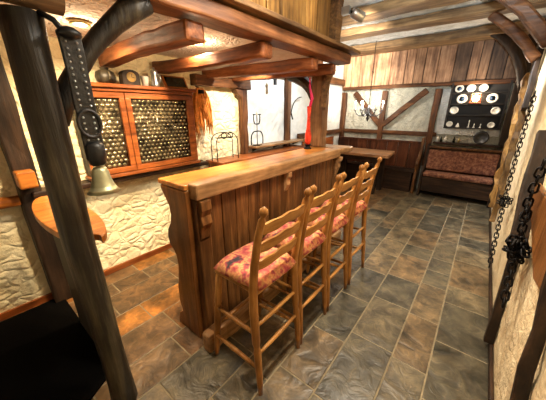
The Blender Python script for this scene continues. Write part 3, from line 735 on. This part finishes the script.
# figurines on the bottom shelf
def fig(px, h, label, cone=False):
    p = at_dr(px, 123)
    pr = [(0, 0), (.022, 0), (.006, h*.8), (0, h)] if not cone else [(0, 0), (.034, 0), (.03, .02), (.008, h*.9), (0, h)]
    if not cone: pr = [(0, 0), (.018, 0), (.016, .01), (.005, .02), (.007, h*.5), (.004, h*.6), (.009, h*.8), (.007, h*.93), (0, h)]
    tag(MB().lathe(pr, (p.x, 5.79, 1.259), 12).build('figurine', 'ceramic', None, True), label, 'figurine', 'figurines on the dresser')
fig(458, .075, 'small white cone-shaped figurine on the dresser bottom shelf', True)
fig(469, .13, 'tall thin white figurine on the dresser bottom shelf'); fig(474.5, .07, 'short white figurine beside the tall thin one'); fig(481, .07, 'short white figurine nearest the right saucer')
tag(MB().box(.205, .30, 5.85, 5.885, 1.38, 1.50).build('wall_box', 'gold_face', bevel=.008), 'small pale wall box to the right of the plate dresser', 'box')
tag(MB().lathe([(0, .01), (.07, .0), (.075, .01), (.11, .02), (.11, .012), (.07, -.006), (0, -.006)], (-.02, 5.80, 1.095), 24, (0, -1, .2)).build('pewter_plate', 'grey_iron', None, True), 'round dark pewter plate standing on the ledge above the settle', 'plate')

# ---------------------------------------------------------------- chandelier
cx, cy, cz = -1.85, 5.30, 1.50
root = thing('chandelier', 'wrought iron chandelier with white candles glowing over the big table', 'chandelier', (cx, cy, 2.58))
MB().tube([(cx, cy, ZC-.002), (cx, cy, cz+.1)], .006, 6).build('rod', 'black_iron', root)
MB().lathe([(0, -.16), (.012, -.15), (.03, -.10), (.018, -.07), (.045, -.03), (.05, 0), (.02, .03), (.03, .07), (.01, .12), (0, .13)], (cx, cy, cz), 14).build('hub', 'grey_iron', root, True)
for k in range(6):
    a = k*PI/3+.3; dx, dy = math.cos(a), math.sin(a)
    arm = MB().tube(arc((cx+dx*.03, cy+dy*.03, cz), (cx+dx*.25, cy+dy*.25, cz+.04), (cx+dx*.17, cy+dy*.17, cz-.14)), .009, 8)
    arm.tube(arc((cx+dx*.05, cy+dy*.05, cz-.02), (cx+dx*.16, cy+dy*.16, cz+.06), (cx+dx*.09, cy+dy*.09, cz+.10)), .006, 6)
    ar = arm.build('arm', 'grey_iron', root, True)
    MB().lathe([(0, 0), (.03, .004), (.034, .014), (.012, .012), (0, .012)], (cx+dx*.25, cy+dy*.25, cz+.04), 12).build('drip_pan', 'grey_iron', ar, True)
    MB().lathe([(0, 0), (.012, 0), (.012, .10), (0, .10)], (cx+dx*.25, cy+dy*.25, cz+.053), 10).build('candle', 'candle', ar, True)
    MB().lathe([(0, 0), (.012, .012), (.014, .03), (.006, .06), (0, .07)], (cx+dx*.25, cy+dy*.25, cz+.153), 10).build('bulb', 'bulb', ar, True)

# track spotlight on the short post
px, py, pz = -1.12, 2.52, 2.36
root = thing('spotlight', 'silver cylinder spotlight clamped at the top of the short loft post', 'spotlight', (px, py, pz))
ax = (.62, .62, -.35)
MB().lathe([(0, 0), (.035, .0), (.042, .015), (.042, .11), (.036, .115), (.034, .09), (0, .09)], (px, py, pz), 20, ax).build('housing', 'steel', root, True)
MB().lathe([(0, .006), (.030, .004), (.032, 0)], (px+.62*.1, py+.62*.1, pz-.35*.1), 16, ax).build('lens', 'bulb', root, True)
MB().box(-1.20, -1.13, 2.47, 2.51, 2.34, 2.40).build('bracket', 'steel', root)
MB().tube([(px, py, pz), (-1.16, 2.49, 2.37)], .012, 8).build('arm', 'black_iron', root)

# ---------------------------------------------------------------- foreground post, brace, log
pts = [(-1.285, .255, z) for z in (0, .15, .4, .7, 1.0, 1.3, 1.55, 1.75, 1.86)]
pts = [(x+.010*math.sin(z*2.2), y+.008*math.cos(z*3)+.004*z, z) for x, y, z in pts]
o = MB().tube(pts, [.064, .058, .055, .056, .058, .059, .060, .061, .062], 14, .003).build('foreground_post', 'post_wood', None, True)
tag(o, 'thick dark weathered log post in the left foreground', 'post')
o = MB().tube([(-1.27, -.6, 1.93), (-1.27, -.2, 1.92), (-1.27, .15, 1.925), (-1.27, .385, 1.92)], [.052, .05, .05, .05], 12, .003).build('short_log', 'old_wood', None, True)
tag(o, 'brown log end resting on top of the foreground post', 'log')
o = MB().tube(arc((-1.33, .30, 1.50), (-1.28, .70, 2.0), (-1.34, .42, 1.80)), [.036, .038, .038, .037, .037, .038, .042, .048, .056], 12, .002).build('curved_brace', 'post_wood', None, True)
tag(o, 'dark curved branch brace from the foreground post up to the canopy beam', 'brace')

# cow bell on its strap
bx, by = -1.205, .368
root = thing('cow_bell', 'brass cow bell on a studded black leather strap beside the foreground post', 'cow bell', (bx, by, 1.8))
m = MB()
m.tube([(bx, by, z) for z in (1.80, 1.79)], .01, 6)
m.beam((bx, by, 1.80), (bx, by, 1.36), .070, .012, up=(1, 0, 0), n=8, wob=.001)
m.build('strap', 'black_leather', root, bevel=.004)
for k in range(18):
    for s in (-1, 1):
        z = 1.775-k*.021
        MB().lathe([(.0045, 0), (.004, .003), (0, .0045)], (bx+.0068, by+s*.017, z), 8, (1, -.3, 0)).build('stud', 'steel', root, True)
MB().tube([(bx+.01, by+.038*math.cos(a), 1.50+.05*math.sin(a)) for a in [2*PI*i/16 for i in range(16)]], .006, 8, close=True).build('ring', 'grey_iron', root, True)
MB().lathe([(0, .09), (.024, .085), (.034, .07), (.036, .04), (.03, 0), (.02, -.01), (0, -.01)], (bx, by, 1.345), 14).build('collar', 'black_leather', root, True)
MB().lathe([(.0, .105), (.022, .105), (.030, .09), (.036, .05), (.046, .02), (.062, 0), (.058, .002), (.03, .05), (.0, .09)], (bx, by, 1.225), 24).build('bell', 'bell', root, True)
MB().tube([(bx-.005, by-.01, 1.80), (bx-.02, by-.03, 1.84), (bx-.045, by-.06, 1.86)], .010, 8).lathe([(.0, .02), (.02, .015), (.038, 0), (.038, -.01), (.02, -.02), (0, -.025)], (bx, by, 1.805), 12).build('loop', 'black_leather', root, True)

# standing table round the post
tx, ty = -1.76, .32
root = thing('standing_table', 'round varnished orange wood table top behind the foreground post', 'table', (tx, ty, 0))
pts = [(tx+.49*math.cos(a), ty+.115*math.sin(a)) for a in [2*PI*k/56 for k in range(56)]]
for k, (x, y) in enumerate(pts):
    dx, dy = x+1.275, y-.262; d = math.hypot(dx, dy)
    if d < .075: pts[k] = (x+.0-(.075-d)*.8, y+(.075-d)*1.0)
MB().prism(pts, 'Z', .965, 1.0).build('tabletop', 'orange_wood', root, bevel=.008)
MB().box(tx-.36, tx+.22, ty-.03, ty+.03, .0, .965).build('pedestal', 'dark_panel', root, bevel=.01)

# timber on the left wall
root = thing('wall_post', 'dark brown timber post against the left wall behind the foreground post', 'post', (XL+.08, .32, 0))
MB().beam((XL+.08, .30, 0), (XL+.08, .30, 2.0), .10, .13, up=(0, 1, 0), n=10, wob=.005).build('post', 'dark_wood', root, bevel=.012)
o = MB().box(XL+.13, XL+.25, .24, .34, 1.03, 1.15).build('timber_block', 'orange_wood', bevel=.01)
tag(o, 'small square orange timber block fixed to the wall post', 'block')
o = MB().tube([(XL+.10, y, .93) for y in (-1.0, -.5, 0, .23)], .04, 12, .003).build('wall_rail', 'orange_wood', None, True)
tag(o, 'round orange wooden rail along the left wall', 'rail')
o = MB().prism([(-2.60, -.9), (-1.42, -.9), (-1.42, .13), (-1.52, .30), (-2.60, .30)], 'Z', .0, .018).build('floor_sheet', 'black_sheet', bevel=.005)  # thin near-black sheet laid over the tiles here
tag(o, 'flat black sheet on the floor left of the foreground post', 'mat')

# ---------------------------------------------------------------- right wall timbers and chains
WX = XR-.03
o = MB().beam((WX, 1.98, .04), (WX, 2.12, .80), .05, .05, up=(1, 0, 0), n=4, wob=.003).beam((WX, 2.11, .76), (WX, 2.42, 1.42), .06, .10, up=(1, 0, 0), n=5, wob=.004).build('wall_brace', 'dark_wood', bevel=.008)
tag(o, 'thin dark brace leaning on the right wall beside the hanging chain', 'brace')
o = MB().beam((WX+.005, 1.03, .15), (WX+.005, 1.33, 1.05), .035, .05, up=(1, 0, 0), n=6, wob=.005).build('wall_brace', 'dark_wood', bevel=.01)
tag(o, 'dark timber brace low on the right wall at the bottom edge', 'brace')
o = MB().prism([(1.35, .84), (1.56, .80), (2.0, .93), (2.3, 1.03), (2.25, 1.12), (1.8, 1.12), (1.35, 1.14)], 'X', WX+.005, XR).build('wall_board', 'bar_end', bevel=.006)
tag(o, 'orange brown board fixed to the right wall behind the knotted chain', 'board')
# far post and wood on the right wall
o = MB().beam((XR-.05, 4.40, .30), (XR-.05, 4.80, 1.98), .09, .10, up=(0, 1, 0), n=22, wob=.014, tint=.9).build('wall_post', 'plank_z', bevel=.008)
tag(o, 'rugged brightly lit golden timber post on the right wall near the plate dresser', 'post')
o = MB().beam((XR-.04, 3.95, .25), (XR-.04, 4.35, 1.60), .06, .06, up=(0, 1, 0), n=18, wob=.010, tint=.2).build('wall_post', 'plank_z', bevel=.006)
tag(o, 'thinner dark brown rough post just nearer than the golden post on the right wall', 'post')
o = MB().beam((XR-.04, 4.25, 1.55), (XR-.04, 4.55, 2.55), .05, .14, up=(0, 1, 0), n=8, wob=.005).build('wall_post', 'dark_wood', bevel=.01)
tag(o, 'dark timber stud high on the right wall above the chains', 'post')
def link_chain(name, label, path, L=.045, r=.0065, wd=.016, knot=None, knots=26):
    root = thing(name, label, 'chain', path[0])
    P = [Vector(p) for p in path]
    # resample
    out = []; seg = 0; pos = P[0].copy(); d = 0
    tot = sum((b-a).length for a, b in zip(P, P[1:])); n = int(tot/(L*.78))
    def along(s):
        for a, b in zip(P, P[1:]):
            l = (b-a).length
            if s <= l: return a.lerp(b, s/l), (b-a).normalized()
            s -= l
        return P[-1].copy(), (P[-1]-P[-2]).normalized()
    def link(c, d, flat, nm='link'):
        e = Vector((1, 0, 0)) if flat else d.cross(Vector((1, 0, 0)))
        e = (e-d*e.dot(d)).normalized()
        h = L/2-wd/2*.6
        ring = []
        for i in range(14):
            a = 2*PI*i/14; sx = math.copysign(1, math.sin(a))
            ring.append(c+e*(wd*math.cos(a))+d*(wd*math.sin(a)+sx*(h-wd*.5)))
        MB().tube(ring, r, 6, close=True).build(nm, 'black_iron', root, True)
    for i in range(n):
        c, d = along((i+.5)*tot/n); link(c, d, i % 2)
    if knot:
        rr = random.Random(9); kc = Vector(knot)
        for i in range(knots):
            v = Vector((rr.uniform(-.035, .03), rr.uniform(-.09, .09), rr.uniform(-.055, .055)))
            d = Vector((rr.uniform(-.4, .4), rr.uniform(-1, 1), rr.uniform(-1, 1))).normalized(); link(kc+v, d, rr.random() > .5)
CX_ = XR-.065
link_chain('iron_chain', 'heavy black iron chain knotted in a lump on the near right wall', [(CX_, 2.35, 1.42), (CX_, 2.12, 1.10), (CX_, 1.93, .84), (CX_, 1.78, .60)][:0] or [(CX_, 1.92, 1.06), (CX_, 1.90, .84), (CX_, 1.70, .52)], .05, .006, .016, (CX_-.0, 1.88, .815), 46)
link_chain('iron_chain', 'short doubled iron chain hanging at the right edge beside the dark brace', [(CX_, 1.94, 1.30), (CX_, 2.0, 1.02), (CX_, 1.95, .95)], .055, .006, .018)
link_chain('iron_chain', 'long thin iron chain with a small knot hanging far along the right wall', [(CX_, 3.35, 1.70), (CX_, 3.25, 1.1), (CX_, 3.12, .75), (CX_, 2.72, .24)], .050, .005, .0145, (CX_, 3.12, .76), 16)

# knee braces between ceiling and right wall
def kb(y, label):
    o = MB().beam((-.22, y, 2.60), (XR-.06, y, 2.08), .09, .10, up=(0, 0, 1), n=8, wob=.006, curve=(.02, 0, .03)).build('knee_brace', 'timber_x', bevel=.02)
    tag(o, label, 'brace')
kb(4.36, 'gnarled dark knee brace from the second ceiling beam to the right wall')
kb(3.45, 'gnarled dark knee brace high at the top right, nearer than the other')

o = MB().beam((XR-.07, 5.66, 1.0), (XR-.07, 5.66, 2.58), .12, .14, up=(0, 1, 0), n=10, wob=.006).build('corner_post', 'dark_wood', bevel=.012)
tag(o, 'near-black timber post in the far right corner beside the plate dresser', 'post')
m = MB().tube(arc((XR-.04, 5.44, 1.80), (-.20, 5.44, 2.62), (.20, 5.44, 2.42), 10), [.05, .055, .06, .065, .07, .07, .07, .065, .06, .055, .05], 10, .006)
o = m.build('arched_brace', 'dark_wood', None, True)
tag(o, 'dark arched brace in front of the right end of the back planks', 'brace')
